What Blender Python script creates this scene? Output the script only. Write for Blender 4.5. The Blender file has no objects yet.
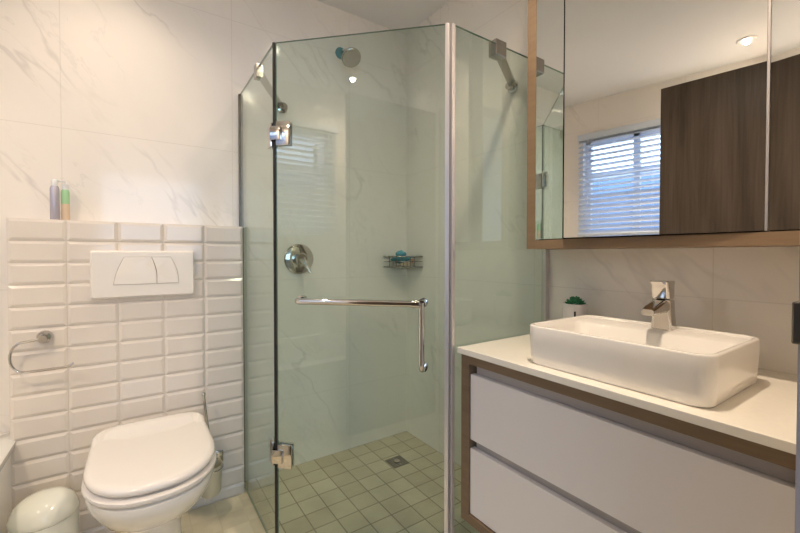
import bpy, bmesh, math, random
from mathutils import Vector, Matrix
random.seed(7)
sc = bpy.context.scene
C = sc.collection
PI = math.pi

# ------------------------------------------------------------------ camera
CAMZ = 1.074
cam_d = bpy.data.cameras.new('camera')
cam = bpy.data.objects.new('camera', cam_d); C.objects.link(cam)
cam.location = (0, 0, CAMZ)
cam.rotation_euler = (math.radians(90 - 1.0), 0, math.radians(-34.25))
cam_d.sensor_width = 36; cam_d.lens = 390 / 800 * 36
cam_d.shift_y = -0.0059
cam_d.clip_start = 0.02
sc.camera = cam

# ------------------------------------------------------------------ world, exposure
w = bpy.data.worlds.new('sky'); sc.world = w; w.use_nodes = True
bg = w.node_tree.nodes['Background']
bg.inputs[0].default_value = (0.56, 0.74, 1.0, 1); bg.inputs[1].default_value = 2.6
sc.view_settings.view_transform = 'Standard'
sc.view_settings.look = 'None'
sc.view_settings.gamma = 1
sc.view_settings.exposure = 1.0
sc.view_settings.use_curve_mapping = False
sc.cycles.use_denoising = True
sc.cycles.max_bounces = 14
sc.cycles.transparent_max_bounces = 24
sc.cycles.glossy_bounces = 8
sc.cycles.diffuse_bounces = 6
sc.cycles.caustics_reflective = False
sc.cycles.caustics_refractive = False
sc.cycles.sample_clamp_indirect = 6

WARM = (1.0, 0.80, 0.60)
def area(name, loc, rot, sx, sy, power, col, portal=False):
    l = bpy.data.lights.new(name, 'AREA'); l.shape = 'RECTANGLE'; l.size = sx; l.size_y = sy
    l.energy = power; l.color = col
    if portal: l.cycles.is_portal = True
    o = bpy.data.objects.new(name, l); C.objects.link(o); o.location = loc; o.rotation_euler = rot
    return o

# ------------------------------------------------------------------ room measures
XR = 1.36; YB = 1.928; XL = -1.15; YF = 0.11; ZC = 2.39
WY0, WY1, WZ0, WZ1 = 0.46, 1.52, 1.22, 2.06       # window in the left wall
DX0, DX1, DZ = -0.22, 0.638, 2.04                 # doorway in the front wall
area('window_portal', (XL - 0.02, (WY0+WY1)/2, (WZ0+WZ1)/2), (0, -PI/2, 0), WZ1-WZ0, WY1-WY0, 1, (1,1,1), True)

# ------------------------------------------------------------------ material helpers
def mat(name, col, rough=0.5, metal=0.0, spec=0.5, emit=None, estr=0, coat=0, trans=0, ior=1.45):
    m = bpy.data.materials.new(name); m.use_nodes = True
    b = m.node_tree.nodes['Principled BSDF']
    b.inputs['Base Color'].default_value = (*col, 1)
    b.inputs['Roughness'].default_value = rough
    b.inputs['Metallic'].default_value = metal
    b.inputs['Specular IOR Level'].default_value = spec
    b.inputs['Coat Weight'].default_value = coat
    b.inputs['IOR'].default_value = ior
    if emit:
        b.inputs['Emission Color'].default_value = (*emit, 1); b.inputs['Emission Strength'].default_value = estr
    m['bsdf'] = 1
    return m

class NG:
    def __init__(s, m): s.nt = m.node_tree; s.b = s.nt.nodes['Principled BSDF']
    def n(s, t, **k):
        x = s.nt.nodes.new(t)
        for a, v in k.items(): setattr(x, a, v)
        return x
    def l(s, a, b): s.nt.links.new(a, b)
    def val(s, inp, v):
        if isinstance(v, bpy.types.NodeSocket): s.l(v, inp)
        else: inp.default_value = v
    def m(s, op, a, b=0.0, c=None, clamp=False):
        x = s.n('ShaderNodeMath', operation=op, use_clamp=clamp)
        s.val(x.inputs[0], a); s.val(x.inputs[1], b)
        if c is not None: s.val(x.inputs[2], c)
        return x.outputs[0]
    def pos(s):
        g = s.n('ShaderNodeNewGeometry'); x = s.n('ShaderNodeSeparateXYZ'); s.l(g.outputs['Position'], x.inputs[0])
        return g.outputs['Position'], x.outputs
    def noise(s, vec, scale, detail=3, rough=0.5, dist=0.0):
        x = s.n('ShaderNodeTexNoise'); s.l(vec, x.inputs['Vector'])
        x.inputs['Scale'].default_value = scale; x.inputs['Detail'].default_value = detail
        x.inputs['Roughness'].default_value = rough; x.inputs['Distortion'].default_value = dist
        return x.outputs['Fac']
    def comb(s, a, b, c=0.0):
        x = s.n('ShaderNodeCombineXYZ'); s.val(x.inputs[0], a); s.val(x.inputs[1], b); s.val(x.inputs[2], c)
        return x.outputs[0]
    def ramp(s, f, lo, hi, a=0.0, b=1.0):
        x = s.n('ShaderNodeMapRange'); s.val(x.inputs[0], f)
        x.inputs[1].default_value = lo; x.inputs[2].default_value = hi
        x.inputs[3].default_value = a; x.inputs[4].default_value = b
        return x.outputs[0]
    def mix(s, f, a, b):
        x = s.n('ShaderNodeMix', data_type='RGBA'); s.val(x.inputs[0], f)
        for i, v in ((6, a), (7, b)):
            if isinstance(v, bpy.types.NodeSocket): s.l(v, x.inputs[i])
            else: x.inputs[i].default_value = (*v, 1)
        return x.outputs[2]
    def joint(s, u, u0, du, wd):
        f = s.m('FRACT', s.m('DIVIDE', s.m('SUBTRACT', u, u0), du))
        d = s.m('ABSOLUTE', s.m('SUBTRACT', f, 0.5))
        return s.m('GREATER_THAN', d, 0.5 - wd/(2*du))
    def bump(s, h, strength, dist=0.002):
        x = s.n('ShaderNodeBump'); s.l(h, x.inputs['Height'])
        x.inputs['Strength'].default_value = strength; x.inputs['Distance'].default_value = dist
        s.l(x.outputs[0], s.b.inputs['Normal'])

def marble(name, axis, u0, du, z0, dz, base=(0.885, 0.845, 0.795), seed=0.0):
    m = mat(name, base, 0.10, spec=0.5); g = NG(m)
    p, xyz = g.pos(); u = xyz[axis]; z = xyz[2]
    sgn = 1.0 if axis == 0 else -1.0
    u2 = g.m('MULTIPLY', u, sgn)
    a = g.m('ADD', g.m('MULTIPLY', u2, 0.80), g.m('MULTIPLY', z, 0.60))       # across the veins
    b = g.m('SUBTRACT', g.m('MULTIPLY', u2, 0.60), g.m('MULTIPLY', z, 0.80))  # along the veins
    v1 = g.comb(g.m('MULTIPLY', a, 2.3), g.m('MULTIPLY', b, 0.75), seed)
    n1 = g.noise(v1, 1.0, 5, 0.55, 0.35)
    r1 = g.ramp(g.m('ABSOLUTE', g.m('SUBTRACT', n1, 0.5)), 0.0, 0.012, 1.0, 0.0)
    v2 = g.comb(g.m('MULTIPLY', a, 4.0), g.m('MULTIPLY', b, 1.6), seed + 4.2)
    n2 = g.noise(v2, 1.0, 6, 0.6, 0.5)
    r2 = g.ramp(g.m('ABSOLUTE', g.m('SUBTRACT', n2, 0.47)), 0.0, 0.010, 0.5, 0.0)
    mask = g.ramp(g.noise(p, 2.1, 2), 0.42, 0.62)
    vein = g.m('MULTIPLY', g.m('MAXIMUM', r1, r2), mask)
    cloud = g.ramp(g.noise(v1, 1.6, 3), 0.35, 0.75, 0.0, 0.35)
    dark = tuple(c * k for c, k in zip(base, (0.86, 0.86, 0.87)))
    c1 = g.mix(cloud, base, dark)
    c2 = g.mix(g.m('MULTIPLY', vein, 0.28), c1, (0.32, 0.31, 0.31))
    j = g.m('MAXIMUM', g.joint(u, u0, du, 0.003), g.joint(z, z0, dz, 0.003))
    c3 = g.mix(g.m('MULTIPLY', j, 0.20), c2, (0.40, 0.38, 0.35))
    g.l(c3, g.b.inputs['Base Color'])
    g.bump(g.m('SUBTRACT', 1.0, j), 0.3, 0.001)
    return m

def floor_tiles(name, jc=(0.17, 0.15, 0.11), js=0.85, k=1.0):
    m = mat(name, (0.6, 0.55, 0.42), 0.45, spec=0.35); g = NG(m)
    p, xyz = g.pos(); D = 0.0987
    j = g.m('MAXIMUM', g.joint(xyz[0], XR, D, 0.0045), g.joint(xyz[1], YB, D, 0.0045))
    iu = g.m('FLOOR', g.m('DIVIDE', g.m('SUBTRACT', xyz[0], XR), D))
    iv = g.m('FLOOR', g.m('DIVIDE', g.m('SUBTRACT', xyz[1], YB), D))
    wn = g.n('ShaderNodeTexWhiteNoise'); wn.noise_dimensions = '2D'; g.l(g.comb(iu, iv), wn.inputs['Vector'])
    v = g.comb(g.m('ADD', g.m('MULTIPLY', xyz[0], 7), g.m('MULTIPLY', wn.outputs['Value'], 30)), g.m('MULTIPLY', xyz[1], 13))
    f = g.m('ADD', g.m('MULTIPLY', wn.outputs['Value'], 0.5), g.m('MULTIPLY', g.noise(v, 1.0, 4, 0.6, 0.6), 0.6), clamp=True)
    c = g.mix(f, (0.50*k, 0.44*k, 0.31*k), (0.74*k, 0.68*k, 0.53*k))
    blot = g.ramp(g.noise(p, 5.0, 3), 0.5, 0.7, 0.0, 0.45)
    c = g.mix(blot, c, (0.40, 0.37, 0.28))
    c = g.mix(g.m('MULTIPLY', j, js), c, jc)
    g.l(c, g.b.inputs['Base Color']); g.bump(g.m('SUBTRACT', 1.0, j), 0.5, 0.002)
    return m

def wood(name, a, b, sc_=(14, 14, 1.1), rough=0.45, grain=1.0, spec=0.3):
    m = mat(name, a, rough, spec=spec); g = NG(m)
    p, xyz = g.pos()
    v = g.comb(g.m('MULTIPLY', xyz[0], sc_[0]), g.m('MULTIPLY', xyz[1], sc_[1]), g.m('MULTIPLY', xyz[2], sc_[2]))
    n = g.noise(v, 1.0, 5, 0.6, 0.8)
    v2 = g.comb(g.m('MULTIPLY', xyz[0], sc_[0]*9), g.m('MULTIPLY', xyz[1], sc_[1]*9), g.m('MULTIPLY', xyz[2], sc_[2]*3))
    n2 = g.noise(v2, 1.0, 2)
    f = g.m('ADD', g.ramp(n, 0.35, 0.66, 0.0, 0.75), g.ramp(n2, 0.3, 0.7, 0.0, 0.3), clamp=True)
    g.l(g.mix(g.m('MULTIPLY', f, grain), a, b), g.b.inputs['Base Color'])
    return m

def glass(name, tint, ior=1.55, gl=1.0):
    # a clear pane: tinted see-through body with a Fresnel mirror skin on its outer faces
    m = bpy.data.materials.new(name); m.use_nodes = True; nt = m.node_tree
    nt.nodes.clear()
    out = nt.nodes.new('ShaderNodeOutputMaterial'); mx = nt.nodes.new('ShaderNodeMixShader')
    tr = nt.nodes.new('ShaderNodeBsdfTransparent'); tr.inputs[0].default_value = (*tint, 1)
    gs = nt.nodes.new('ShaderNodeBsdfGlossy'); gs.inputs['Roughness'].default_value = 0.0
    gs.inputs[0].default_value = (gl, gl, gl, 1)
    fr = nt.nodes.new('ShaderNodeFresnel'); fr.inputs[0].default_value = ior
    ge = nt.nodes.new('ShaderNodeNewGeometry')
    inv = nt.nodes.new('ShaderNodeMath'); inv.operation = 'SUBTRACT'; inv.inputs[0].default_value = 1
    mul = nt.nodes.new('ShaderNodeMath'); mul.operation = 'MULTIPLY'
    nt.links.new(ge.outputs['Backfacing'], inv.inputs[1])
    nt.links.new(fr.outputs[0], mul.inputs[0]); nt.links.new(inv.outputs[0], mul.inputs[1])
    nt.links.new(mul.outputs[0], mx.inputs[0]); nt.links.new(tr.outputs[0], mx.inputs[1]); nt.links.new(gs.outputs[0], mx.inputs[2])
    nt.links.new(mx.outputs[0], out.inputs[0])
    return m

def noisy(name, a, b, scale, rough, spec=0.5, coat=0):
    m = mat(name, a, rough, spec=spec, coat=coat); g = NG(m); p, _ = g.pos()
    g.l(g.mix(g.noise(p, scale, 3), a, b), g.b.inputs['Base Color'])
    return m

M = dict(
    back=marble('marble_tile_back', 0, 0.978, 0.6, 0.95, 0.6),
    right=marble('marble_tile_right', 1, 0.415, 0.6, 0.95, 0.6, seed=3.1),
    left=marble('marble_tile_left', 1, 0.20, 0.6, 0.95, 0.6, seed=8.1),
    front=marble('marble_tile_front', 0, 0.30, 0.6, 0.95, 0.6, seed=5.1),
    floor=floor_tiles('floor_tile', (0.76, 0.68, 0.48), 0.6, 1.3),
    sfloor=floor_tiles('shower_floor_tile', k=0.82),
    paint=noisy('ceiling_paint', (0.79, 0.795, 0.79), (0.77, 0.775, 0.77), 3, 0.8, 0.2),
    hall=noisy('hall_paint', (0.70, 0.68, 0.66), (0.68, 0.66, 0.64), 3, 0.8, 0.2),
    metro=noisy('metro_tile_glaze', (0.77, 0.715, 0.655), (0.74, 0.685, 0.62), 6, 0.10, 0.5),
    grout=noisy('grout', (0.72, 0.69, 0.63), (0.66, 0.63, 0.57), 60, 0.8, 0.2),
    ceramic=noisy('white_ceramic', (0.86, 0.84, 0.80), (0.84, 0.82, 0.78), 2, 0.08, 0.5, 0.3),
    basin=noisy('basin_ceramic', (0.86, 0.83, 0.79), (0.85, 0.82, 0.775), 2, 0.06, 0.5, 0.3),
    seatp=noisy('seat_plastic', (0.80, 0.765, 0.725), (0.79, 0.755, 0.715), 2, 0.18, 0.5),
    plate=noisy('flush_plastic', (0.82, 0.78, 0.72), (0.81, 0.77, 0.71), 2, 0.28, 0.5),
    binm=noisy('bin_enamel', (0.78, 0.80, 0.73), (0.76, 0.78, 0.71), 4, 0.12, 0.5),
    tub=noisy('bath_acrylic', (0.84, 0.84, 0.81), (0.83, 0.83, 0.80), 3, 0.12, 0.5),
    chrome=mat('chrome', (0.62, 0.60, 0.575), 0.06, 1.0),
    chromed=mat('chrome_satin', (0.42, 0.40, 0.375), 0.16, 1.0),
    alu=mat('anodised_aluminium', (0.66, 0.63, 0.62), 0.35, 0.7),
    steel=mat('drain_steel', (0.17, 0.155, 0.13), 0.35, 0.9),
    black=mat('dark_rubber', (0.012, 0.010, 0.010), 0.5),
    dark=mat('dark_gap', (0.03, 0.025, 0.02), 0.6),
    mirror=mat('mirror_silver', (0.90, 0.91, 0.90), 0.0, 1.0),
    oak=wood('oak_frame', (0.31, 0.215, 0.135), (0.255, 0.17, 0.105), (10, 2, 30), 0.5),
    brownf=wood('walnut_frame', (0.235, 0.165, 0.105), (0.19, 0.13, 0.08), (10, 2, 30), 0.5),
    doorw=wood('dark_door_veneer', (0.155, 0.112, 0.082), (0.070, 0.050, 0.037), (3, 13, 1.0), 0.35),
    drawer=noisy('drawer_lacquer', (0.78, 0.745, 0.74), (0.77, 0.735, 0.73), 2, 0.28, 0.4),
    channel=mat('handle_channel_grey', (0.42, 0.39, 0.385), 0.4, 0.2),
    stone=noisy('quartz_worktop', (0.90, 0.86, 0.78), (0.84, 0.80, 0.72), 90, 0.22, 0.5),
    glass=glass('shower_glass', (0.842, 0.900, 0.874), 1.7),
    wglass=glass('window_glass', (0.97, 0.98, 0.99), 1.3),
    cglass=glass('clear_plastic', (0.93, 0.93, 0.93), 1.45),
    edge=mat('glass_edge_green', (0.13, 0.22, 0.17), 0.25),
    frost=noisy('frosted_cup', (0.66, 0.62, 0.47), (0.60, 0.56, 0.42), 12, 0.3),
    bristle=mat('brush_white', (0.7, 0.69, 0.64), 0.8),
    leaf=noisy('succulent_leaf', (0.03, 0.20, 0.08), (0.07, 0.33, 0.15), 40, 0.5),
    pot=noisy('pot_white', (0.80, 0.77, 0.77), (0.78, 0.75, 0.75), 5, 0.35),
    soil=noisy('soil', (0.10, 0.06, 0.04), (0.20, 0.12, 0.08), 200, 0.9),
    teal=mat('teal_plastic', (0.02, 0.22, 0.28), 0.35),
    sponge=noisy('sponge_blue', (0.08, 0.30, 0.42), (0.16, 0.42, 0.52), 80, 0.9),
    tubew=mat('tube_white', (0.72, 0.75, 0.76), 0.3),
    tubeo=mat('tube_orange', (0.62, 0.33, 0.18), 0.35),
    lilac=mat('canister_silver_lilac', (0.50, 0.48, 0.56), 0.25, 0.3),
    green=mat('bottle_green', (0.38, 0.66, 0.38), 0.35),
    cream=mat('label_cream', (0.76, 0.60, 0.44), 0.5),
    upvc=mat('window_frame_white', (0.72, 0.74, 0.78), 0.4),
    slat=mat('blind_slat_white', (0.60, 0.67, 0.78), 0.4),
    frame=noisy('door_frame_paint', (0.42, 0.38, 0.40), (0.40, 0.36, 0.38), 4, 0.5),
    neigh=noisy('neighbour_render', (0.17, 0.24, 0.36), (0.13, 0.20, 0.32), 2, 0.9, 0.1),
    lamp=mat('downlight_lens', (1, 1, 1), 0.3, emit=(1.0, 0.90, 0.76), estr=30),
    rimw=mat('downlight_trim', (0.75, 0.74, 0.72), 0.3, 0.3),
)

# ------------------------------------------------------------------ object helpers
def wloc(p):
    v = Vector((0, 0, 0))
    while p: v += p.location; p = p.parent
    return v
def obj(name, bm, m, parent=None, label=None, loc=None, smooth=None, kind=None):
    me = bpy.data.meshes.new(name)
    off = wloc(parent) if parent else Vector(loc or (0, 0, 0))
    bmesh.ops.translate(bm, verts=bm.verts, vec=-off)
    bmesh.ops.recalc_face_normals(bm, faces=bm.faces)
    bm.to_mesh(me); bm.free()
    ms = m if isinstance(m, (list, tuple)) else [m]
    for x in ms: me.materials.append(x)
    o = bpy.data.objects.new(name, me); C.objects.link(o)
    if parent: o.parent = parent
    elif loc: o.location = loc
    if smooth is not None:
        me.shade_smooth()
        me.set_sharp_from_angle(angle=math.radians(smooth))
    if label: o['label'] = label
    if kind: o['kind'] = kind
    return o
def thing(name, label, cat, loc, group=None):
    o = bpy.data.objects.new(name, None); C.objects.link(o); o.location = loc
    o.empty_display_size = 0.05
    o['label'] = label; o['category'] = cat
    if group: o['group'] = group
    return o
def tag(o, label, cat, group=None):
    o['label'] = label; o['category'] = cat
    if group: o['group'] = group
    return o
def struct(name, bm, m, parent=None, smooth=None):
    return obj(name, bm, m, parent, kind=None if parent else 'structure', smooth=smooth)

def box(bm, x0, x1, y0, y1, z0, z1, bev=0, seg=2, mi=0, mx=None):
    r = bmesh.ops.create_cube(bm, size=1)
    vs = r['verts']
    for v in vs: v.co = Vector((x0 if v.co.x < 0 else x1, y0 if v.co.y < 0 else y1, z0 if v.co.z < 0 else z1))
    fs = set(f for v in vs for f in v.link_faces)
    if mi:
        for f in fs: f.material_index = mi
    if bev:
        es = list({e for v in vs for e in v.link_edges})
        rr = bmesh.ops.bevel(bm, geom=es, offset=bev, segments=seg, profile=0.5, affect='EDGES')
        vs = list({v for f in rr['faces'] for v in f.verts} | {v for v in vs if v.is_valid})
        if mi:
            for v in vs:
                for f in v.link_faces: f.material_index = mi
    if mx is not None: bmesh.ops.transform(bm, matrix=mx, verts=vs)
    return vs
def B(*a, **k):
    bm = bmesh.new(); box(bm, *a, **k); return bm
def loft(bm, rings, cap0=True, cap1=True, mi=0, closed=True):
    rows = [[bm.verts.new(p) for p in r] for r in rings]
    n = len(rows[0])
    for a, b in zip(rows, rows[1:]):
        for i in range(n if closed else n-1):
            j = (i + 1) % n
            f = bm.faces.new((a[i], a[j], b[j], b[i])); f.material_index = mi
    if cap0: bm.faces.new(rows[0][::-1]).material_index = mi
    if cap1: bm.faces.new(rows[-1]).material_index = mi
    return rows
def lathe(bm, prof, c, n=32, axis='Z', cap0=True, cap1=True, mi=0):
    rings = []
    for r, h in prof:
        ring = []
        for i in range(n):
            a = 2*PI*i/n; u, v = r*math.cos(a), r*math.sin(a)
            p = {'Z': (u, v, h), 'Y': (u, h, v), 'X': (h, u, v)}[axis]
            ring.append(Vector(c) + Vector(p))
        rings.append(ring)
    return loft(bm, rings, cap0, cap1, mi)
def tube(bm, pts, r, n=12, mi=0, radii=None, smooth_n=0):
    pts = [Vector(p) for p in pts]
    if smooth_n:
        q = [pts[0]]
        for i in range(1, len(pts)-1):
            a, b, c = pts[i-1], pts[i], pts[i+1]
            d = min((a-b).length, (c-b).length) * 0.45
            d = min(d, r*2.6)
            p0 = b + (a-b).normalized()*d; p1 = b + (c-b).normalized()*d
            for k in range(smooth_n+1):
                t = k/smooth_n
                q.append((1-t)**2*p0 + 2*t*(1-t)*b + t*t*p1)
        q.append(pts[-1]); pts = q
    rings = []; prev = None
    for i, p in enumerate(pts):
        d = (pts[min(i+1, len(pts)-1)] - pts[max(i-1, 0)]).normalized()
        if prev is None:
            u = d.orthogonal().normalized()
        else:
            u = (prev - d*prev.dot(d)).normalized()
        prev = u; v = d.cross(u)
        rr = radii[i] if radii else r
        rings.append([p + (u*math.cos(2*PI*k/n) + v*math.sin(2*PI*k/n))*rr for k in range(n)])
    return loft(bm, rings, mi=mi)
def rrect(x0, x1, y0, y1, r, z, n=8):
    if not isinstance(r, (tuple, list)): r = (r,)*4
    pts = []
    for (cx, cy, a0, rr) in ((x1, y1, 0, r[0]), (x0, y1, PI/2, r[1]), (x0, y0, PI, r[2]), (x1, y0, 1.5*PI, r[3])):
        sx = -1 if cx == x1 else 1; sy = -1 if cy == y1 else 1
        for k in range(n+1):
            a = a0 + PI/2*k/n
            pts.append(Vector((cx + sx*rr + rr*math.cos(a), cy + sy*rr + rr*math.sin(a), z)))
    return pts
def rotmat(c, ang, axis='Z'):
    return Matrix.Translation(c) @ Matrix.Rotation(ang, 4, axis) @ Matrix.Translation(-Vector(c))

# ------------------------------------------------------------------ the room shell
T = 0.12
bm = bmesh.new(); box(bm, XL-T, XR+T, 0.0, YB+T, -0.1, 0); struct('floor', bm, M['floor'])
struct('ceiling', B(XL-T, XR+T, -0.001, YB+T, ZC, ZC+0.1), M['paint'])
struct('wall_back', B(XL-T, XR+T, YB, YB+T, 0, ZC), M['back'])
struct('wall_right', B(XR, XR+T, 0.0, YB, 0, ZC), M['right'])
bm = bmesh.new()
box(bm, XL-T, XL, 0.0, WY0, 0, ZC); box(bm, XL-T, XL, WY1, YB, 0, ZC)
box(bm, XL-T, XL, WY0, WY1, 0, WZ0); box(bm, XL-T, XL, WY0, WY1, WZ1, ZC)
struct('wall_left', bm, M['left'])
bm = bmesh.new()
box(bm, XL, DX0, 0.0, YF, 0, ZC); box(bm, DX1, XR, 0.0, YF, 0, ZC); box(bm, DX0, DX1, 0.0, YF, DZ, ZC)
struct('wall_front', bm, M['front'])

# adjoining room behind the camera
struct('floor_hall', B(-2.6, 2.2, -3.2, 0.0, -0.1, 0), noisy('hall_carpet', (0.42, 0.36, 0.30), (0.36, 0.31, 0.26), 60, 0.9, 0.1))
struct('ceiling_hall', B(-2.6, 2.2, -3.2, -0.001, ZC, ZC+0.1), M['paint'])
struct('wall_hall_left', B(-2.7, -2.6, -3.2, 0.0, 0, ZC), M['hall'])
struct('wall_hall_right', B(2.2, 2.3, -3.2, 0.0, 0, ZC), M['hall'])
bm = bmesh.new()
HX0, HX1, HZ0, HZ1 = -2.4, 0.9, 0.9, 2.25
box(bm, -2.7, HX0, -3.3, -3.2, 0, ZC); box(bm, HX1, 2.3, -3.3, -3.2, 0, ZC)
box(bm, HX0, HX1, -3.3, -3.2, 0, HZ0); box(bm, HX0, HX1, -3.3, -3.2, HZ1, ZC)
struct('wall_hall_rear', bm, M['hall'])
bm = bmesh.new()
box(bm, -2.7, XL-T, -0.02, 0.0, 0, ZC); box(bm, XR+T, 2.3, -0.02, 0.0, 0, ZC)
struct('wall_hall_front', bm, M['hall'])
area('hall_window_portal', ((HX0+HX1)/2, -3.19, (HZ0+HZ1)/2), (PI/2, 0, 0), HX1-HX0, HZ1-HZ0, 1, (1, 1, 1), True)

# half-height tiled ledge that hides the cistern
LX0, LX1, LY, LZ = -0.356, 0.400, 1.831, 1.20
bm = bmesh.new()
sp = [(0.415, YB), (XR, YB), (XR, 0.957), (0.850, 0.957), (0.415, 1.392)]
loft(bm, [[Vector((x, y, 0)) for x, y in sp], [Vector((x, y, 0.0012)) for x, y in sp]])
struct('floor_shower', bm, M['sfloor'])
bm = bmesh.new()
box(bm, LX0, LX1, LY+0.006, YB, 0, LZ-0.001, mi=1)
xs = [-0.356, -0.202, -0.052, 0.097, 0.245, 0.400]; TH = 0.0765
def bev_tile(bm, x0, x1, z0, z1, y, dep=0.005, inset=0.010):
    a = [(x0, z0), (x1, z0), (x1, z1), (x0, z1)]
    i = [(x0+inset, z0+inset), (x1-inset, z0+inset), (x1-inset, z1-inset), (x0+inset, z1-inset)]
    V = lambda x, yy, z: bm.verts.new((x, yy, z))
    o0 = [V(x, y+0.008, z) for x, z in a]; o1 = [V(x, y+dep*0.9, z) for x, z in a]; n1 = [V(x, y, z) for x, z in i]
    for r0, r1 in ((o0, o1), (o1, n1)):
        for k in range(4): bm.faces.new((r0[k], r0[(k+1) % 4], r1[(k+1) % 4], r1[k]))
    bm.faces.new(n1)
for k in range(16):
    z1 = LZ - TH*k; z0 = max(z1 - TH, 0.0)
    if z1 - z0 < 0.03: continue
    for x0, x1 in zip(xs, xs[1:]):
        g_ = 0.0009
        bev_tile(bm, x0+g_, x1-g_, z0+g_, z1-g_, LY)
box(bm, LX0, LX1, LY+0.004, YB, LZ-0.001, LZ, mi=0)
box(bm, LX1-0.0005, LX1+0.0008, LY+0.006, YB, 0, LZ, mi=0)
struct('wall_ledge', bm, [M['metro'], M['grout']])

# window with its blind, and the doorway
win = bpy.data.objects.new('window_1', None); C.objects.link(win); win.location = (XL-0.09, WY0, WZ0); win['kind'] = 'structure'
bm = bmesh.new(); fx0, fx1 = XL-0.10, XL-0.055
for a in ((WY0, WY1, WZ0, WZ0+0.045), (WY0, WY1, WZ1-0.045, WZ1)):
    box(bm, fx0, fx1, *a, bev=0.004)
for a in ((WY0, WY0+0.045), (WY1-0.045, WY1), (1.10, 1.15)):
    box(bm, fx0, fx1, a[0], a[1], WZ0, WZ1, bev=0.004)
box(bm, fx0-0.004, fx1+0.004, WY0, WY1, 1.735, 1.785, bev=0.004)
obj('window_frame', bm, M['upvc'], win)
obj('window_pane', B(XL-0.082, XL-0.076, WY0+0.02, WY1-0.02, WZ0+0.02, WZ1-0.02), M['wglass'], win)

bl = thing('venetian_blind', 'white venetian blind hanging in the window that the mirror reflects', 'blind', (XL+0.0, (WY0+WY1)/2, WZ0))
obj('head_rail', B(XL+0.005, XL+0.055, WY0-0.03, WY1+0.03, WZ1-0.005, WZ1+0.045, bev=0.003), M['slat'], bl)
zb = WZ0 + 0.03; k = 0
z = WZ1 - 0.016
nsl = 0
bm = bmesh.new()
while z > zb + 0.02:
    c = (XL+0.03, 0, z)
    vs = box(bm, XL+0.006, XL+0.054, WY0-0.025, WY1+0.025, z-0.0012, z+0.0012, mx=rotmat(c, math.radians(38 if z > 1.60 else 52), 'Y'))
    z -= 0.043
obj('slats', bm, M['slat'], bl)
obj('bottom_rail', B(XL+0.006, XL+0.054, WY0-0.025, WY1+0.025, zb-0.015, zb+0.005, bev=0.003), M['slat'], bl)
for yy in (WY0+0.15, (WY0+WY1)/2, WY1-0.15):
    bm = bmesh.new()
    tube(bm, [(XL+0.004, yy, zb), (XL+0.004, yy, WZ1)], 0.0012, 6); tube(bm, [(XL+0.057, yy, zb), (XL+0.057, yy, WZ1)], 0.0012, 6)
    obj('ladder_cord', bm, M['slat'], bl)
bm = bmesh.new(); tube(bm, [(XL+0.062, WY1-0.06, WZ1), (XL+0.064, WY1-0.06, WZ1-0.55)], 0.0035, 8)
obj('tilt_wand', bm, M['slat'], bl)
struct('wall_neighbour', B(-4.7, -4.5, -3.0, 4.5, 0, 2.42), M['neigh'])

# open door leaf on the left of the doorway, painted frame on its right
dl = bpy.data.objects.new('door_1', None); C.objects.link(dl); dl.location = (-0.235, 0.12, 0); dl['kind'] = 'structure'
DA = rotmat((-0.235, 0.12, 0), math.radians(1.5), 'Z')
obj('door_leaf', B(-0.275, -0.235, 0.125, 0.765, 0.008, 2.02, bev=0.002, mx=DA), M['doorw'], dl)
bm = bmesh.new()
for s, x in ((1, -0.235), (-1, -0.275)):
    lathe(bm, [(0.026, 0), (0.026, s*0.008)], DA @ Vector((x, 0.70, 1.0)), 20, 'X')
    tube(bm, [DA @ Vector(p) for p in ((x, 0.70, 1.0), (x + s*0.03, 0.70, 1.0), (x + s*0.03, 0.60, 1.0))], 0.008, 10, smooth_n=4)
obj('door_handle', bm, M['chromed'], dl, smooth=40)
bm = bmesh.new()
box(bm, DX1-0.008, DX1+0.002, -0.01, YF+0.002, 0, DZ, bev=0.001); box(bm, DX0-0.002, DX0+0.008, -0.01, YF+0.002, 0, DZ, bev=0.001)
box(bm, DX0, DX1, -0.01, YF+0.002, DZ-0.01, DZ+0.001)
struct('trim_1', bm, M['frame'])
st = thing('strike_plate', 'dark metal strike plate on the door frame at the right edge', 'strike plate', (DX1-0.008, YF-0.03, 0.975))
obj('plate', B(DX1-0.0105, DX1-0.008, YF-0.075, YF-0.004, 0.955, 1.04, bev=0.0008), M['steel'], st)
bm = bmesh.new(); box(bm, DX1-0.034, DX1-0.0085, YF-0.014, YF+0.003, 0.975, 1.022, bev=0.002)
obj('lip', bm, M['steel'], st)

# ------------------------------------------------------------------ ceiling downlights
def downlight(x, y, power, label, blend=1.0, ang=150, col=WARM, soft=0.016):
    t = thing('ceiling_downlight', label, 'downlight', (x, y, ZC), 'recessed ceiling downlights')
    bm = bmesh.new(); lathe(bm, [(0.022, -0.001), (0.048, -0.001), (0.050, -0.004), (0.044, -0.008), (0.030, -0.006), (0.022, -0.002)], (x, y, ZC), 36, cap0=False, cap1=False)
    obj('trim_ring', bm, M['rimw'], t, smooth=40)
    bm = bmesh.new(); lathe(bm, [(0.021, -0.0005), (0.021, -0.003), (0.015, -0.0035)], (x, y, ZC), 28)
    obj('lens', bm, M['lamp'], t)
    l = bpy.data.lights.new('downlight_beam', 'SPOT'); l.energy = power; l.color = col
    l.spot_size = math.radians(ang); l.spot_blend = blend; l.shadow_soft_size = soft
    o = bpy.data.objects.new('downlight_beam', l); C.objects.link(o); o.parent = t; o.location = (0, 0, -0.012)
    return t
downlight(-0.09, 1.52, 13, 'ceiling downlight above the toilet', ang=125)
downlight(-0.82, 0.44, 36, 'ceiling downlight reflected in the wide mirror door, above the bath')
downlight(0.78, 0.50, 44, 'ceiling downlight in front of the washbasin', soft=0.05)
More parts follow.
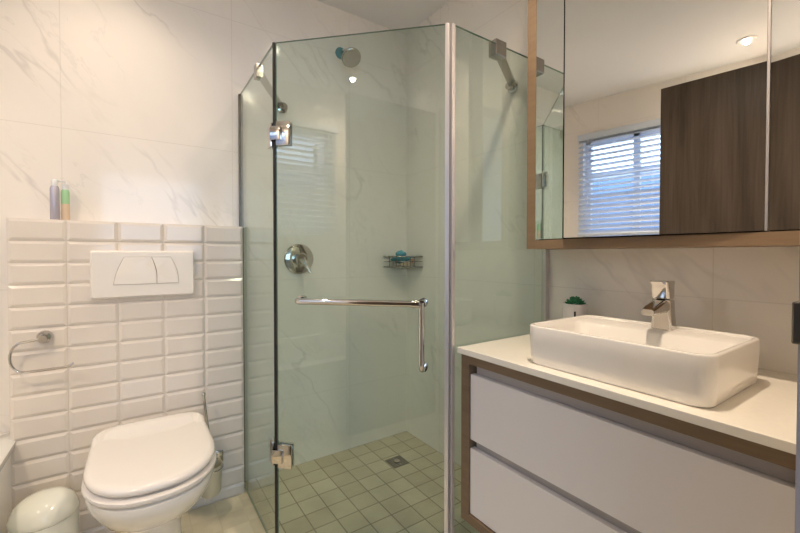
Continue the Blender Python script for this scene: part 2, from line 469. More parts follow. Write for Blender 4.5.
downlight(0.75, 1.33, 4.5, 'added ceiling downlight lighting the glass shower, no such lamp seen')  # added weak lamp for the shower, set where its reflection stays hidden

# ------------------------------------------------------------------ shower enclosure
PX, PY = 0.413, 0.955       # side panels' planes
P1 = Vector((PX, 1.390, 0)); P2 = Vector((0.848, PY, 0)); GH = 1.817
sh = thing('shower_enclosure', 'frameless green-tinted glass shower enclosure across the back corner', 'shower', ((PX+XR)/2, (PY+YB)/2, 0))
gt = 0.008
o = obj('glass_panel', B(PX-gt/2, PX+gt/2, 1.394, YB-0.001, 0.002, GH), M['glass'], sh, 'narrow glass panel beside the toilet ledge')
o = obj('glass_panel', B(0.853, XR-0.001, PY-gt/2, PY+gt/2, 0.002, GH), M['glass'], sh, 'glass panel beside the vanity')
dv = (P2-P1).normalized(); nv = Vector((-dv.y, dv.x, 0))         # nv points into the shower
if nv.x < 0: nv = -nv
def dbox(bm, u0, u1, n0, n1, z0, z1, bev=0, mi=0):
    mx = Matrix(((dv.x, nv.x, 0, P1.x), (dv.y, nv.y, 0, P1.y), (0, 0, 1, 0), (0, 0, 0, 1)))
    return box(bm, u0, u1, n0, n1, z0, z1, bev=bev, mx=mx, mi=mi)
DL = (P2-P1).length
bm = bmesh.new(); dbox(bm, 0.006, DL-0.008, -gt/2, gt/2, 0.012, GH)
gd = obj('glass_door', bm, M['glass'], sh, 'wide hinged glass door')
bm = bmesh.new(); dbox(bm, -0.0045, 0.0045, -0.006, 0.006, 0.004, GH)
obj('rubber_seal', bm, M['black'], sh, 'black rubber seal')
bm = bmesh.new(); dbox(bm, DL-0.018, DL-0.005, -0.007, 0.007, 0.004, GH, 0.001)
box(bm, 0.848, 0.861, PY-0.008, PY+0.008, 0.004, GH, bev=0.001)
obj('magnetic_strip', bm, M['alu'], sh, 'pale grey magnetic closing strip')
obj('wall_channel', B(XR-0.022, XR-0.0005, PY-0.010, PY+0.010, 0.003, GH, bev=0.001), M['alu'], sh, 'grey aluminium wall channel')
obj('wall_channel', B(PX-0.009, PX+0.009, YB-0.014, YB-0.0005, 0.003, GH, bev=0.001), M['steel'], sh, 'dark metal wall channel')
for pane in [c for c in C.objects if c.name.startswith(('glass_panel', 'glass_door'))]:
    pane.data.materials.append(M['edge'])
    for p in pane.data.polygons:
        if p.area < 0.03: p.material_index = 1
def uvp(u, n, z): return P1 + dv*u + nv*n + Vector((0, 0, z))
for zz in (1.498, 0.362):
    bm = bmesh.new()
    dbox(bm, 0.010, 0.062, -0.013, -0.004, zz-0.042, zz+0.042, 0.002); dbox(bm, 0.010, 0.062, 0.004, 0.013, zz-0.042, zz+0.042, 0.002)
    box(bm, PX-0.013, PX-0.004, P1.y+0.006, P1.y+0.05, zz-0.042, zz+0.042, bev=0.002); box(bm, PX+0.004, PX+0.013, P1.y+0.006, P1.y+0.05, zz-0.042, zz+0.042, bev=0.002)
    dbox(bm, -0.010, 0.030, -0.021, -0.008, zz-0.024, zz+0.024, 0.002)
    tube(bm, [uvp(0, -0.012, zz-0.024), uvp(0, -0.012, zz+0.024)], 0.008, 14)
    obj('hinge', bm, M['chrome'], gd, smooth=35)
# L-shaped bar: towel rail running into a pull handle
bm = bmesh.new(); off = -0.052; zr = 0.918; zlow = 0.705; ua, ub = 0.100, 0.528
tube(bm, [uvp(ua, 0.004, zr), uvp(ua, off, zr), uvp(ub-0.005, off, zr)], 0.0105, 16, smooth_n=6)
tube(bm, [uvp(ub, off, zr+0.004), uvp(ub, off, zlow), uvp(ub, 0.004, zlow)], 0.0095, 16, smooth_n=6)
tube(bm, [uvp(ub, off-0.004, zr), uvp(ub, 0.004, zr)], 0.0125, 16)
tube(bm, [uvp(ub-0.03, off, zr), uvp(ub-0.006, off, zr)], 0.0135, 16)
for u_, z_ in ((ua, zr), (ub, zr), (ub, zlow)):
    tube(bm, [uvp(u_, -0.012, z_), uvp(u_, 0.012, z_)], 0.015, 18)
obj('door_handle', bm, M['chrome'], gd, 'chrome towel bar joined to an upright pull', smooth=40)
# braces from the side panels to the walls
def brace(pc, pw, nrm, ax):
    bm = bmesh.new(); pc = Vector(pc); pw = Vector(pw); d = (pw-pc); L = d.length; a = math.atan2(d.y, d.x)
    mx = Matrix.Translation(pc) @ Matrix.Rotation(a, 4, 'Z')
    box(bm, 0, L-0.010, -0.015, 0.015, -0.007, 0.005, bev=0.001, mx=mx)
    o = obj('support_bar', bm, M['chromed'], sh, 'flat chrome stay bar', smooth=35)
    bm = bmesh.new()
    if ax == 'X': box(bm, pc.x-0.027, pc.x+0.027, pc.y-0.018, pc.y+0.018, pc.z-0.028, pc.z+0.026, bev=0.002)
    else: box(bm, pc.x-0.014, pc.x+0.014, pc.y-0.019, pc.y+0.019, pc.z-0.028, pc.z+0.026, bev=0.002)
    obj('clamp', bm, M['chromed'], o)
    bm = bmesh.new(); lathe(bm, [(0.026, -0.001), (0.026, -0.009), (0.017, -0.012), (0.017, -0.034)], pw, 24, ax)
    obj('flange', bm, M['chrome'], o, smooth=35)
brace((1.067, PY, 1.798), (XR, 1.126, 1.798), None, 'X')
brace((PX, 1.60, 1.798), (0.608, YB, 1.798), None, 'Y')

# shower head, mixer, rack, drain
t = thing('overhead_shower', 'round chrome shower head on a wall arm behind the glass door', 'shower head', (0.925, YB, 2.15))
bm = bmesh.new(); lathe(bm, [(0.030, -0.0005), (0.030, -0.010), (0.024, -0.016), (0.012, -0.018)], (0.925, YB, 2.155), 28, 'Y')
obj('wall_rosette', bm, M['teal'], t, 'dark teal wall rosette', smooth=35)
bm = bmesh.new(); tube(bm, [(0.925, YB-0.012, 2.155), (0.925, YB-0.06, 2.15), (0.925, YB-0.10, 2.12)], 0.009, 14, smooth_n=5)
obj('arm', bm, M['chrome'], t, smooth=40)
bm = bmesh.new()
prof = [(0.012, 0.045), (0.016, 0.030), (0.020, 0.022), (0.043, 0.008), (0.050, 0.0), (0.050, -0.010), (0.046, -0.013)]
vs0 = lathe(bm, prof, (0, 0, 0), 32)
bmesh.ops.transform(bm, matrix=Matrix.Translation((0.925, YB-0.125, 2.085)) @ Matrix.Rotation(math.radians(-38), 4, 'X'), verts=bm.verts)
obj('spray_head', bm, M['chromed'], t, smooth=35)

t = thing('shower_mixer', 'round chrome shower mixer with lever on the back wall', 'shower mixer', (0.69, YB, 1.054))
bm = bmesh.new(); lathe(bm, [(0.076, -0.0005), (0.076, -0.006), (0.070, -0.010), (0.034, -0.012)], (0.69, YB, 1.054), 40, 'Y')
obj('wall_plate', bm, M['chrome'], t, smooth=35)
bm = bmesh.new(); lathe(bm, [(0.032, -0.010), (0.032, -0.045), (0.026, -0.052)], (0.69, YB, 1.054), 28, 'Y')
obj('valve_body', bm, M['chrome'], t, smooth=35)
bm = bmesh.new(); tube(bm, [(0.69, YB-0.052, 1.054), (0.70, YB-0.066, 1.03), (0.72, YB-0.082, 0.985)], 0.01, 12, radii=[0.018, 0.013, 0.008])
obj('lever', bm, M['chrome'], t, smooth=45)

# corner wire basket
rz0, rz1 = 1.005, 1.065
t = thing('shower_basket', 'chrome corner basket in the shower corner', 'shower basket', (XR, YB, rz0))
def corner_ring(z, s=0.165, ins=0.006):
    return [(XR-ins, YB-ins, z), (XR-s, YB-ins, z), (XR-s, YB-0.05, z), (XR-0.05, YB-s, z), (XR-ins, YB-s, z)]
bm = bmesh.new()
for z, rr in ((rz1, 0.0045), (rz1-0.028, 0.002), (rz0, 0.004)):
    q = corner_ring(z); tube(bm, q + [q[0]], rr, 8)
obj('wire_frame', bm, M['chromed'], t, smooth=45)
bm = bmesh.new()
for k in range(8):
    f = (k + 0.5) / 8
    a = Vector((XR-0.165, YB-0.05, 0)).lerp(Vector((XR-0.05, YB-0.165, 0)), f)
    tube(bm, [(a.x, a.y, rz0), (a.x, a.y, rz1)], 0.0022, 6)
    tube(bm, [(a.x, a.y, rz0), (min(a.x + 0.11, XR-0.006), min(a.y + 0.11, YB-0.006), rz0)], 0.0016, 6)
obj('basket_wires', bm, M['steel'], t)
t = thing('toiletry_tube', 'blue and white toiletry tube with an orange end lying in the corner basket', 'tube', (1.25, 1.83, rz0+0.004))
mx = Matrix.Translation((1.276, 1.844, rz0+0.038)) @ Matrix.Rotation(math.radians(-45), 4, 'Z') @ Matrix.Rotation(math.radians(4), 4, 'Y')
bm = bmesh.new()
rg = []
for x, a, b in ((-0.070, 0.022, 0.006), (-0.04, 0.022, 0.018), (0.0, 0.021, 0.023), (0.044, 0.017, 0.021)):
    rg.append([mx @ Vector((x, 0.8*a*math.cos(2*PI*i/18), b*math.sin(2*PI*i/18))) for i in range(18)])
loft(bm, rg); obj('tube_body', bm, M['teal'], t, smooth=45)
bm = bmesh.new()
rg = [[mx @ Vector((x, r*math.cos(2*PI*i/18), r*math.sin(2*PI*i/18))) for i in range(18)] for x, r in ((0.0445, 0.015), (0.060, 0.013))]
loft(bm, rg); obj('cap', bm, M['tubeo'], t, 'orange cap', smooth=45)
bm = bmesh.new(); rg = [[mx @ Vector((x, y, z)) for x, z in ((-0.035, -0.027), (0.056, -0.027), (0.056, 0.006), (0.045, 0.004))] for y in (-0.0235, -0.0195)]; loft(bm, rg)
o = obj('soap_packet', bm, M['cream'], None, loc=(1.24, 1.81, rz0)); tag(o, 'pale orange folded packet at the front of the corner basket', 'packet')
bm = bmesh.new(); 
bmesh.ops.create_icosphere(bm, subdivisions=3, radius=0.03)
for v in bm.verts:
    v.co *= 1 + 0.12*math.sin(v.co.x*190)*math.cos(v.co.y*170) + 0.08*math.sin(v.co.z*210)
    v.co.z *= 0.8; v.co += Vector((1.275, 1.865, rz1+0.012))
o = obj('bath_sponge', bm, M['sponge'], None, loc=(1.275, 1.865, rz1), smooth=60); tag(o, 'small blue bath sponge on top of the corner basket', 'sponge')

t = thing('floor_drain', 'square dark metal floor drain in the shower floor', 'drain', (1.115, 1.665, 0))
obj('drain_frame', B(1.068, 1.162, 1.618, 1.712, 0.0013, 0.0035, bev=0.001), M['steel'], t)
bm = bmesh.new()
for k in range(7):
    box(bm, 1.076, 1.154, 1.627+0.0118*k, 1.631+0.0118*k, 0.003, 0.0045)
box(bm, 1.112, 1.118, 1.622, 1.708, 0.003, 0.005)
lathe(bm, [(0.016, 0.003), (0.016, 0.0075), (0.006, 0.0085)], (1.115, 1.665, 0), 20)
obj('drain_grille', bm, M['chromed'], t)

# ------------------------------------------------------------------ flush plate
FX0, FX1, FZ0, FZ1 = -0.135, 0.205, 0.911, 1.090
t = thing('flush_plate', 'pale dual flush plate on the tiled ledge above the toilet', 'flush plate', (0.035, LY, FZ0))
def ringxz(x0, x1, z0, z1, r, y, n=5):
    return [Vector((p.x, y, p.y)) for p in rrect(x0, x1, z0, z1, r, 0, n)]
bm = bmesh.new()
loft(bm, [ringxz(FX0, FX1, FZ0, FZ1, 0.006, LY+0.004), ringxz(FX0, FX1, FZ0, FZ1, 0.006, LY-0.016), ringxz(FX0+0.006, FX1-0.006, FZ0+0.006, FZ1-0.006, 0.006, LY-0.023)])
obj('cover', bm, M['plate'], t, smooth=30)
def plate_xz(fx, fz): return FX0 + fx*(FX1-FX0), FZ0 + fz*(FZ1-FZ0)
yb = LY - 0.0232
def poly_button(pts):
    bm = bmesh.new()
    c = sum((Vector(p) for p in pts), Vector((0, 0)))/len(pts)
    P = [Vector(plate_xz(*p)) for p in pts]; cc = Vector(plate_xz(*c))
    def ring(k, y):
        out = []
        for p in P:
            d = (cc - p); out.append(Vector((p.x + d.x/d.length*k, y, p.y + d.y/d.length*k)))
        return out
    loft(bm, [ring(0.0012, yb+0.002), ring(0.0012, yb-0.0012), ring(0.0030, yb-0.0022)], mi=0)
    return bm
def arc(x0, z0, x1, z1, bulge, n=8):
    return [(x0 + (x1-x0)*k/n + bulge*math.sin(PI*k/n), z0 + (z1-z0)*k/n) for k in range(n+1)]
zt, zl = 0.87, 0.28
L1 = arc(0.30, zt, 0.20, zl, -0.015); Mid = arc(0.56, zt, 0.61, zl, 0.02); R1 = arc(0.75, zt, 0.83, zl, 0.025)
bm = bmesh.new()
ring_pts = L1 + R1[::-1]
P = [Vector(plate_xz(*p)) for p in ring_pts]; cc = sum(P, Vector((0, 0)))/len(P)
loft(bm, [[Vector((p.x, yb+0.0015, p.y)) for p in P], [Vector((p.x, yb-0.0003, p.y)) for p in P]])
obj('button_recess', bm, mat('button_gap_brown', (0.16, 0.12, 0.08), 0.6), t, 'thin dark gap around the buttons')
obj('flush_button', poly_button(L1 + Mid[::-1]), M['plate'], t, smooth=30)
obj('flush_button', poly_button(Mid + R1[::-1]), M['plate'], t, smooth=30)

# ------------------------------------------------------------------ toilet
TX = 0.045
def outline(a, yf, yb_, z, n=48, nb=4.5, nf=2.25, mid=0.45, cx=TX):
    # superellipse in plan: squarish towards the wall, rounder in front
    ym = yf + (yb_-yf)*mid; pts = []
    for i in range(n):
        th = 2*PI*i/n; c, s = math.cos(th), math.sin(th)
        e = nb if s > 0 else nf
        x = a*abs(c)**(2/e)*(1 if c >= 0 else -1)
        L = (yb_-ym) if s > 0 else (ym-yf)
        y = ym + L*abs(s)**(2/e)*(1 if s >= 0 else -1)
        pts.append(Vector((cx+x, y, z)))
    return pts
t = thing('toilet', 'white back-to-wall toilet with closed lid in front of the tiled ledge', 'toilet', (TX, 1.55, 0))
bm = bmesh.new(); bk = LY - 0.001
loft(bm, [outline(0.092, 1.52, bk, 0.0, nf=3), outline(0.088, 1.52, bk, 0.10, nf=3), outline(0.090, 1.50, bk, 0.17, nf=2.8),
          outline(0.112, 1.44, bk, 0.22), outline(0.148, 1.345, bk, 0.27), outline(0.166, 1.285, bk, 0.32),
          outline(0.175, 1.258, bk, 0.355), outline(0.178, 1.250, bk, 0.375), outline(0.177, 1.250, bk, 0.388), outline(0.170, 1.258, bk, 0.393),
          outline(0.135, 1.30, bk-0.04, 0.393), outline(0.12, 1.33, bk-0.06, 0.36)])
obj('bowl', bm, M['ceramic'], t, smooth=50)
bm = bmesh.new(); sb = 1.728
loft(bm, [outline(0.168, 1.258, sb, 0.395), outline(0.176, 1.248, sb, 0.398), outline(0.179, 1.245, sb, 0.405), outline(0.1775, 1.246, sb, 0.411), outline(0.170, 1.254, sb, 0.415)])
obj('seat', bm, M['seatp'], t, smooth=50)
bm = bmesh.new()
def lidring(a, yf, z, dz=0.0):
    o_ = outline(a, yf, 1.805, z, nb=5.5)
    return o_
loft(bm, [outline(0.165, 1.268, 1.725, 0.419, nb=6), outline(0.173, 1.256, 1.733, 0.421, nb=6), outline(0.1755, 1.252, 1.736, 0.428, nb=6), outline(0.173, 1.256, 1.734, 0.437, nb=6),
          outline(0.164, 1.268, 1.726, 0.4425, nb=6), outline(0.158, 1.278, 1.716, 0.4435, nb=6), outline(0.150, 1.29, 1.664, 0.444, nb=9), outline(0.147, 1.293, 1.652, 0.4442, nb=9), outline(0.07, 1.42, 1.60, 0.4455)])
for v in bm.verts: v.co.z += 0.003
for v in bm.verts:
    if v.co.z > 0.436:
        k = max(0.0, min(1.0, (v.co.y - 1.6525)/0.008)); v.co.z += 0.015*k*k*(3-2*k)
obj('lid', bm, M['seatp'], t, smooth=60)
for s in (-1, 1):
    bm = bmesh.new(); lathe(bm, [(0.011, -0.022), (0.012, 0), (0.011, 0.022)], (TX + s*0.07, 1.748, 0.406), 16, 'X')
    obj('seat_hinge', bm, M['chromed'], t, smooth=40)

# ------------------------------------------------------------------ toilet roll holder on the ledge
hx, hz = -0.262, 0.787
t = thing('toilet_roll_holder', 'empty chrome toilet roll holder on the ledge tiles', 'toilet roll holder', (hx, LY, hz))
bm = bmesh.new(); lathe(bm, [(0.022, 0.003), (0.023, -0.006), (0.019, -0.016), (0.011, -0.022), (0.009, -0.045), (0.012, -0.052)], (hx, LY, hz), 28, 'Y')
obj('wall_mount', bm, M['chrome'], t, smooth=40)
bm = bmesh.new(); yy = LY - 0.046
pts = [(hx, yy, hz), (hx-0.04, yy, hz-0.005)]
for k in range(1, 12):
    a = PI/2 + PI*k/12
    pts.append((hx-0.048 + 0.034*math.cos(a), yy, hz-0.056 + 0.051*math.sin(a)))
pts += [(hx-0.04, yy, hz-0.108), (hx+0.06, yy, hz-0.106), (hx+0.072, yy, hz-0.102), (hx+0.080, yy, hz-0.094)]
tube(bm, pts, 0.0042, 12)
obj('roll_bar', bm, M['chrome'], t, smooth=60)

# ------------------------------------------------------------------ toilet brush
bx, by = 0.250, 1.755
t = thing('toilet_brush', 'chrome-handled toilet brush in a frosted cup right of the toilet', 'toilet brush', (bx, by, 0.09))
bm = bmesh.new(); lathe(bm, [(0.034, 0.09), (0.040, 0.10), (0.046, 0.21), (0.0435, 0.21), (0.037, 0.105)], (bx, by, 0), 32, cap1=True)
obj('cup', bm, M['frost'], t, smooth=40)
bm = bmesh.new()
box(bm, bx+0.022, bx+0.062, LY-0.006, LY+0.004, 0.175, 0.225, bev=0.003)
tube(bm, [(bx+0.03, LY-0.002, 0.20), (bx+0.03, by+0.045, 0.20)], 0.007, 12)
n = 40; rr = 0.047
tube(bm, [(bx + rr*math.cos(2*PI*k/n), by + rr*math.sin(2*PI*k/n), 0.198) for k in range(n+1)], 0.003, 8)
obj('wall_bracket', bm, M['chrome'], t, smooth=40)
bm = bmesh.new(); tube(bm, [(bx, by, 0.12), (bx-0.004, by, 0.30), (bx-0.012, by, 0.40), (bx-0.022, by, 0.50)], 0.005, 12, radii=[0.008, 0.008, 0.0055, 0.0045])
lathe(bm, [(0.004, 0.498), (0.007, 0.503), (0.007, 0.510), (0.004, 0.514)], (bx-0.0225, by, 0), 14)
obj('handle', bm, M['chrome'], t, smooth=50)
bm = bmesh.new(); lathe(bm, [(0.012, 0.11), (0.030, 0.118), (0.032, 0.16), (0.014, 0.18)], (bx, by, 0), 24)
obj('brush_head', bm, M['bristle'], t, smooth=40)

# ------------------------------------------------------------------ pedal bin
cx, cy = -0.246, 1.665
t = thing('pedal_bin', 'small off-white pedal bin with domed lid between bath and toilet', 'bin', (cx, cy, 0))
bm = bmesh.new(); lathe(bm, [(0.081, 0.0), (0.085, 0.006), (0.085, 0.235), (0.083, 0.238)], (cx, cy, 0), 48)
obj('bin_body', bm, M['binm'], t, smooth=35)
bm = bmesh.new(); lathe(bm, [(0.0855, 0.239), (0.0875, 0.244), (0.086, 0.252), (0.081, 0.268), (0.072, 0.286), (0.054, 0.299), (0.033, 0.306), (0.012, 0.309)], (cx, cy, 0), 48)
obj('bin_lid', bm, M['binm'], t, smooth=60)
bm = bmesh.new(); box(bm, cx-0.022, cx+0.022, cy-0.120, cy-0.080, 0.012, 0.020, bev=0.003); 
obj('pedal', bm, M['black'], t)
bm = bmesh.new(); lathe(bm, [(0.0835, 0.2375), (0.0835, 0.2395)], (cx, cy, 0), 48); obj('lid_seal', bm, M['black'], t)

# ------------------------------------------------------------------ bath along the left wall
BX0, BX1, BY0, BY1, BZ = XL+0.002, -0.352, 0.95, YB-0.002, 0.445
t = thing('bathtub', 'white bathtub rim and side at the far left edge', 'bathtub', ((BX0+BX1)/2, 1.2, 0))
BY0 = YF + 0.11
bm = bmesh.new()
loft(bm, [rrect(BX0, BX1+0.006, BY0, BY1, 0.01, BZ-0.035), rrect(BX0, BX1+0.008, BY0-0.004, BY1, 0.012, BZ-0.030), rrect(BX0, BX1+0.010, BY0-0.006, BY1, 0.012, BZ-0.008), rrect(BX0+0.006, BX1+0.002, BY0+0.004, BY1-0.004, 0.012, BZ),
          rrect(BX0+0.06, BX1-0.06, BY0+0.08, BY1-0.10, 0.10, BZ), rrect(BX0+0.075, BX1-0.075, BY0+0.10, BY1-0.12, 0.10, BZ-0.03), rrect(BX0+0.13, BX1-0.12, BY0+0.20, BY1-0.22, 0.10, 0.09), rrect(BX0+0.18, BX1-0.17, BY0+0.26, BY1-0.28, 0.08, 0.075)], cap0=False)
obj('tub_shell', bm, M['tub'], t, smooth=50)
bm = bmesh.new(); box(bm, BX1-0.014, BX1-0.002, BY0+0.004, BY1, 0, BZ-0.034); box(bm, BX0, BX1-0.014, BY0+0.004, BY0+0.016, 0, BZ-0.034)
obj('side_panel', bm, M['tub'], t)

# ------------------------------------------------------------------ vanity
VX, VZ = 0.875, 0.757
VY0, VY1 = YF + 0.004, 0.931
v = thing('vanity_cabinet', 'wall-hung vanity cabinet with two pale drawers in a brown wood frame', 'cabinet', ((VX+XR)/2, (VY0+VY1)/2, 0.215))
FW = 0.034; zb0 = 0.215
bm = bmesh.new()
box(bm, VX, XR-0.001, VY1-FW, VY1, zb0, VZ, bev=0.001)
box(bm, VX, XR-0.001, VY0, VY0+FW, zb0, VZ, bev=0.001)
box(bm, VX, XR-0.001, VY0+FW, VY1-FW, VZ-0.030, VZ, bev=0.001)
box(bm, VX, XR-0.001, VY0+FW, VY1-FW, zb0, zb0+0.028, bev=0.001)
obj('frame', bm, M['brownf'], v)
iy0, iy1 = VY0+FW+0.002, VY1-FW-0.002
def drawer(z0, z1, lab):
    obj('drawer', B(VX+0.006, VX+0.026, iy0, iy1, z0, z1, bev=0.0015), M['drawer'], v, lab)
drawer(0.486, 0.695, 'upper drawer front'); drawer(0.247, 0.458, 'lower drawer front')
for z0, z1 in ((0.696, 0.7265), (0.459, 0.485)):
    c_ = obj('handle_channel', B(VX+0.022, VX+0.034, iy0+0.004, iy1-0.012, z0, z1), M['channel'], v, 'grey recessed handle channel')
obj('carcass', B(VX+0.036, XR-0.002, iy0, iy1, zb0+0.029, VZ-0.031), M['dark'], v)

ct = obj('worktop', B(0.861, XR-0.001, YF+0.002, 0.936, 0.7575, 0.776, bev=0.0015), M['stone'], None, loc=(1.1, 0.52, 0.7575))
tag(ct, 'cream stone worktop on the vanity under the white basin', 'worktop')

# vessel basin
SX0, SX1, SY0, SY1, SZ0, SZ1 = 0.895, 1.215, 0.272, 0.700, 0.7765, 0.882
t = thing('washbasin', 'white rectangular countertop washbasin with rounded corners on the worktop', 'washbasin', ((SX0+SX1)/2, (SY0+SY1)/2, SZ0))
def R(i, r, z, back=0.0): return rrect(SX0+i, SX1-i-back, SY0+i, SY1-i, r*0.72, z, 10)
bm = bmesh.new()
loft(bm, [R(0.008, 0.046, SZ0), R(0.004, 0.048, SZ0+0.005), R(0.002, 0.051, SZ0+0.03), R(0.0, 0.052, SZ0+0.07), R(0.0, 0.052, SZ1-0.004), R(0.0015, 0.050, SZ1-0.001), R(0.004, 0.048, SZ1),
          R(0.009, 0.044, SZ1), R(0.012, 0.041, SZ1-0.002), R(0.0135, 0.040, SZ1-0.006), 
          R(0.016, 0.040, SZ1-0.010, 0.062), R(0.020, 0.04, SZ1-0.016, 0.066), R(0.030, 0.045, SZ1-0.055, 0.070), R(0.045, 0.05, SZ1-0.072, 0.072), R(0.08, 0.05, SZ1-0.079, 0.055), R(0.13, 0.03, SZ1-0.081, 0.02)])
obj('bowl', bm, M['basin'], t, smooth=50)
bm = bmesh.new(); lathe(bm, [(0.020, 0.001), (0.022, 0.004), (0.012, 0.006)], ((SX0+SX1)/2-0.02, (SY0+SY1)/2, SZ1-0.081), 24)
obj('waste_plug', bm, M['chrome'], t, smooth=40)

# basin mixer
fx, fy, fz = 1.186, 0.470, SZ1-0.0095
t = thing('basin_mixer', 'chrome single-lever mixer tap at the back of the basin', 'tap', (fx, fy, fz))
bm = bmesh.new()
def fr(dx, hw, hd, r, z): return rrect(fx+dx-hd, fx+dx+hd, fy-hw, fy+hw, r, z, 6)
loft(bm, [fr(0, 0.027, 0.022, 0.012, fz), fr(0, 0.0265, 0.022, 0.012, fz+0.004), fr(-0.001, 0.026, 0.021, 0.012, fz+0.012), fr(-0.003, 0.0245, 0.020, 0.012, fz+0.045), fr(-0.004, 0.0235, 0.021, 0.014, fz+0.078), fr(-0.005, 0.022, 0.019, 0.013, fz+0.082)])
obj('body', bm, M['chrome'], t, smooth=40)
bm = bmesh.new()
rg = []
for x, hw, zc, hh in ((fx-0.005, 0.022, fz+0.066, 0.020), (fx-0.04, 0.021, fz+0.063, 0.016), (fx-0.082, 0.018, fz+0.056, 0.011), (fx-0.094, 0.015, fz+0.053, 0.008)):
    rg.append([Vector((x, p.x, p.y)) for p in rrect(fy-hw, fy+hw, zc-hh, zc+hh, hh*0.8, 0, 5)])
loft(bm, rg); obj('spout', bm, M['chrome'], t, smooth=40)
bm = bmesh.new()
loft(bm, [fr(-0.005, 0.021, 0.019, 0.013, fz+0.0845), fr(-0.006, 0.0225, 0.020, 0.010, fz+0.088), fr(-0.009, 0.0225, 0.022, 0.008, fz+0.120), fr(-0.011, 0.0225, 0.025, 0.006, fz+0.130), fr(-0.011, 0.021, 0.023, 0.006, fz+0.1325)])
obj('lever', bm, M['chrome'], t, smooth=40)

# potted succulent
px_, py_ = 1.287, 0.790; pz = 0.777
t = thing('potted_succulent', 'small green succulent in a white pot behind the basin', 'potted plant', (px_, py_, pz))
bm = bmesh.new(); lathe(bm, [(0.030, 0), (0.032, 0.002), (0.041, 0.122), (0.041, 0.126), (0.036, 0.126), (0.035, 0.112)], (px_, py_, pz), 36)
obj('pot', bm, M['pot'], t, smooth=40)
bm = bmesh.new(); lathe(bm, [(0.0355, 0.113), (0.034, 0.119)], (px_, py_, pz), 24); obj('soil', bm, M['soil'], t)
bm = bmesh.new()
for k in range(26):
    a = k*2.4; r = 0.004 + 0.0006*k; L = 0.017 + 0.0002*k; up = 1.2 - 0.03*k
    c0 = Vector((px_ + r*math.cos(a), py_ + r*math.sin(a), pz+0.118 + 0.018*(1-k/26)))
    d = Vector((math.cos(a)*math.cos(up), math.sin(a)*math.cos(up), math.sin(up)))
    tube(bm, [c0, c0 + d*L*0.5, c0 + d*L], 0.005, 7, radii=[0.003, 0.0062, 0.001])
obj('leaves', bm, M['leaf'], t, smooth=60)
# the black mark on the pot
bm = bmesh.new(); 
dcam = (Vector((-px_, -py_, 0))).normalized(); cm = Vector((px_, py_, pz+0.080)) + dcam*0.0385
mx = Matrix.Translation(cm) @ Matrix.Rotation(math.atan2(dcam.y, dcam.x) + 0.05, 4, 'Z')
box(bm, -0.001, 0.0012, -0.003, 0.003, -0.025, 0.022, mx=mx)
obj('stripe', bm, M['black'], t, 'short black upright stripe')

# ------------------------------------------------------------------ toiletries on the ledge
def rl(*a): return Vector(a)
bx1, by1 = -0.235, 1.862
t = thing('spray_can', 'slim silver-lilac spray can standing on the tiled ledge', 'spray can', (bx1, by1, LZ))
bm = bmesh.new(); lathe(bm, [(0.0125, 0.0), (0.0135, 0.002), (0.0135, 0.112), (0.010, 0.122)], (bx1, by1, LZ), 28); obj('can', bm, M['lilac'], t, smooth=40)
bm = bmesh.new(); lathe(bm, [(0.0095, 0.122), (0.0095, 0.142), (0.007, 0.146)], (bx1, by1, LZ), 24); obj('cap', bm, M['tubew'], t, smooth=40)
bx2, by2 = -0.207, 1.872
t = thing('lotion_bottle', 'small green and cream bottle beside the spray can on the ledge', 'bottle', (bx2, by2, LZ))
bm = bmesh.new(); lathe(bm, [(0.0115, 0.0), (0.0125, 0.002), (0.0125, 0.060)], (bx2, by2, LZ), 28); obj('lower_body', bm, M['cream'], t, 'cream lower half', smooth=40)
bm = bmesh.new(); lathe(bm, [(0.0125, 0.0602), (0.0125, 0.105), (0.010, 0.112)], (bx2, by2, LZ), 28); obj('upper_body', bm, M['green'], t, 'green upper half', smooth=40)
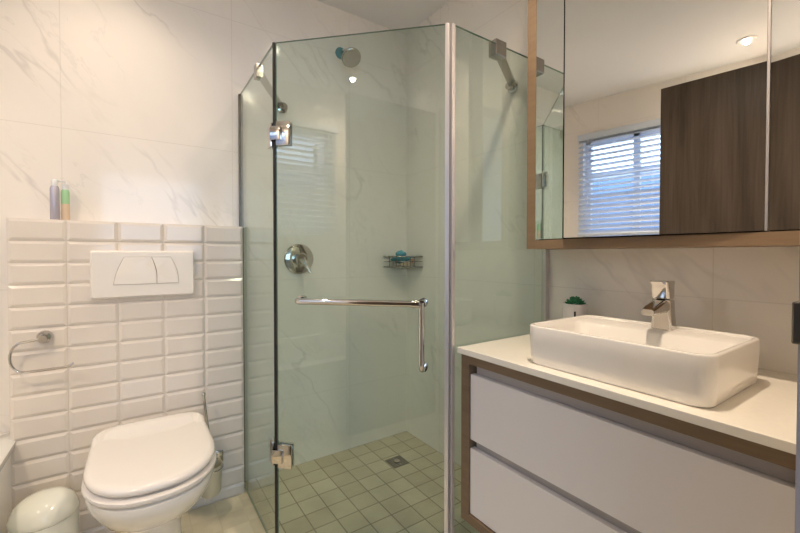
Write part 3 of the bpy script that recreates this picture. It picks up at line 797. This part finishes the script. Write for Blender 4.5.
bm = bmesh.new(); lathe(bm, [(0.010, 0.112), (0.010, 0.130), (0.008, 0.132)], (bx2, by2, LZ), 20); tube(bm, [(bx2, by2, LZ+0.132), (bx2, by2, LZ+0.142), (bx2-0.018, by2-0.01, LZ+0.140)], 0.003, 8)
obj('pump', bm, M['tubew'], t, smooth=40)

# ------------------------------------------------------------------ mirror cabinet
MX = 1.175; MY1 = 0.911; MY0 = YF + 0.012; MZ0 = 1.095; MZ1 = 2.13; FR = 0.036
mc = thing('mirror_cabinet', 'wall-hung mirror cabinet with an oak frame above the basin', 'cabinet', (1.27, (MY0+MY1)/2, MZ0))
bm = bmesh.new()
box(bm, MX, XR-0.001, MY1-FR, MY1, MZ0, MZ1, bev=0.001)
box(bm, MX, XR-0.001, MY0, MY0+FR, MZ0, MZ1, bev=0.001)
box(bm, MX, XR-0.001, MY0+FR, MY1-FR, MZ0, MZ0+0.031, bev=0.001)
box(bm, MX, XR-0.001, MY0+FR, MY1-FR, MZ1-0.031, MZ1, bev=0.001)
obj('frame', bm, M['oak'], mc)
obj('carcass', B(MX+0.022, XR-0.002, MY0+FR+0.001, MY1-FR-0.001, MZ0+0.032, MZ1-0.032), M['dark'], mc)
mz0, mz1 = MZ0+0.034, MZ1-0.034
HY = 0.266
def mdoor(y0, y1, ang, lab):
    d = obj('mirror_door', B(MX+0.0025, MX+0.017, y0, y1, mz0, mz1, mx=rotmat((MX+0.002, HY, 0), ang)), M['chromed'], mc, lab)
    e = 0.0012
    obj('mirror_face', B(MX, MX+0.0024, y0, y1, mz0, mz1, mx=rotmat((MX+0.002, HY, 0), ang)), M['mirror'], d)
mdoor(0.768, MY1-FR-0.002, 0, 'narrow left mirror door')
mdoor(HY, 0.738, math.radians(5.2), 'wide middle mirror door standing slightly ajar')
mdoor(MY0+FR+0.002, HY-0.007, 0, 'right mirror door')
obj('edge_profile', B(MX-0.001, MX+0.0215, HY-0.006, HY-0.001, mz0, mz1), M['alu'], mc, 'pale metal edge strip between mirror doors')
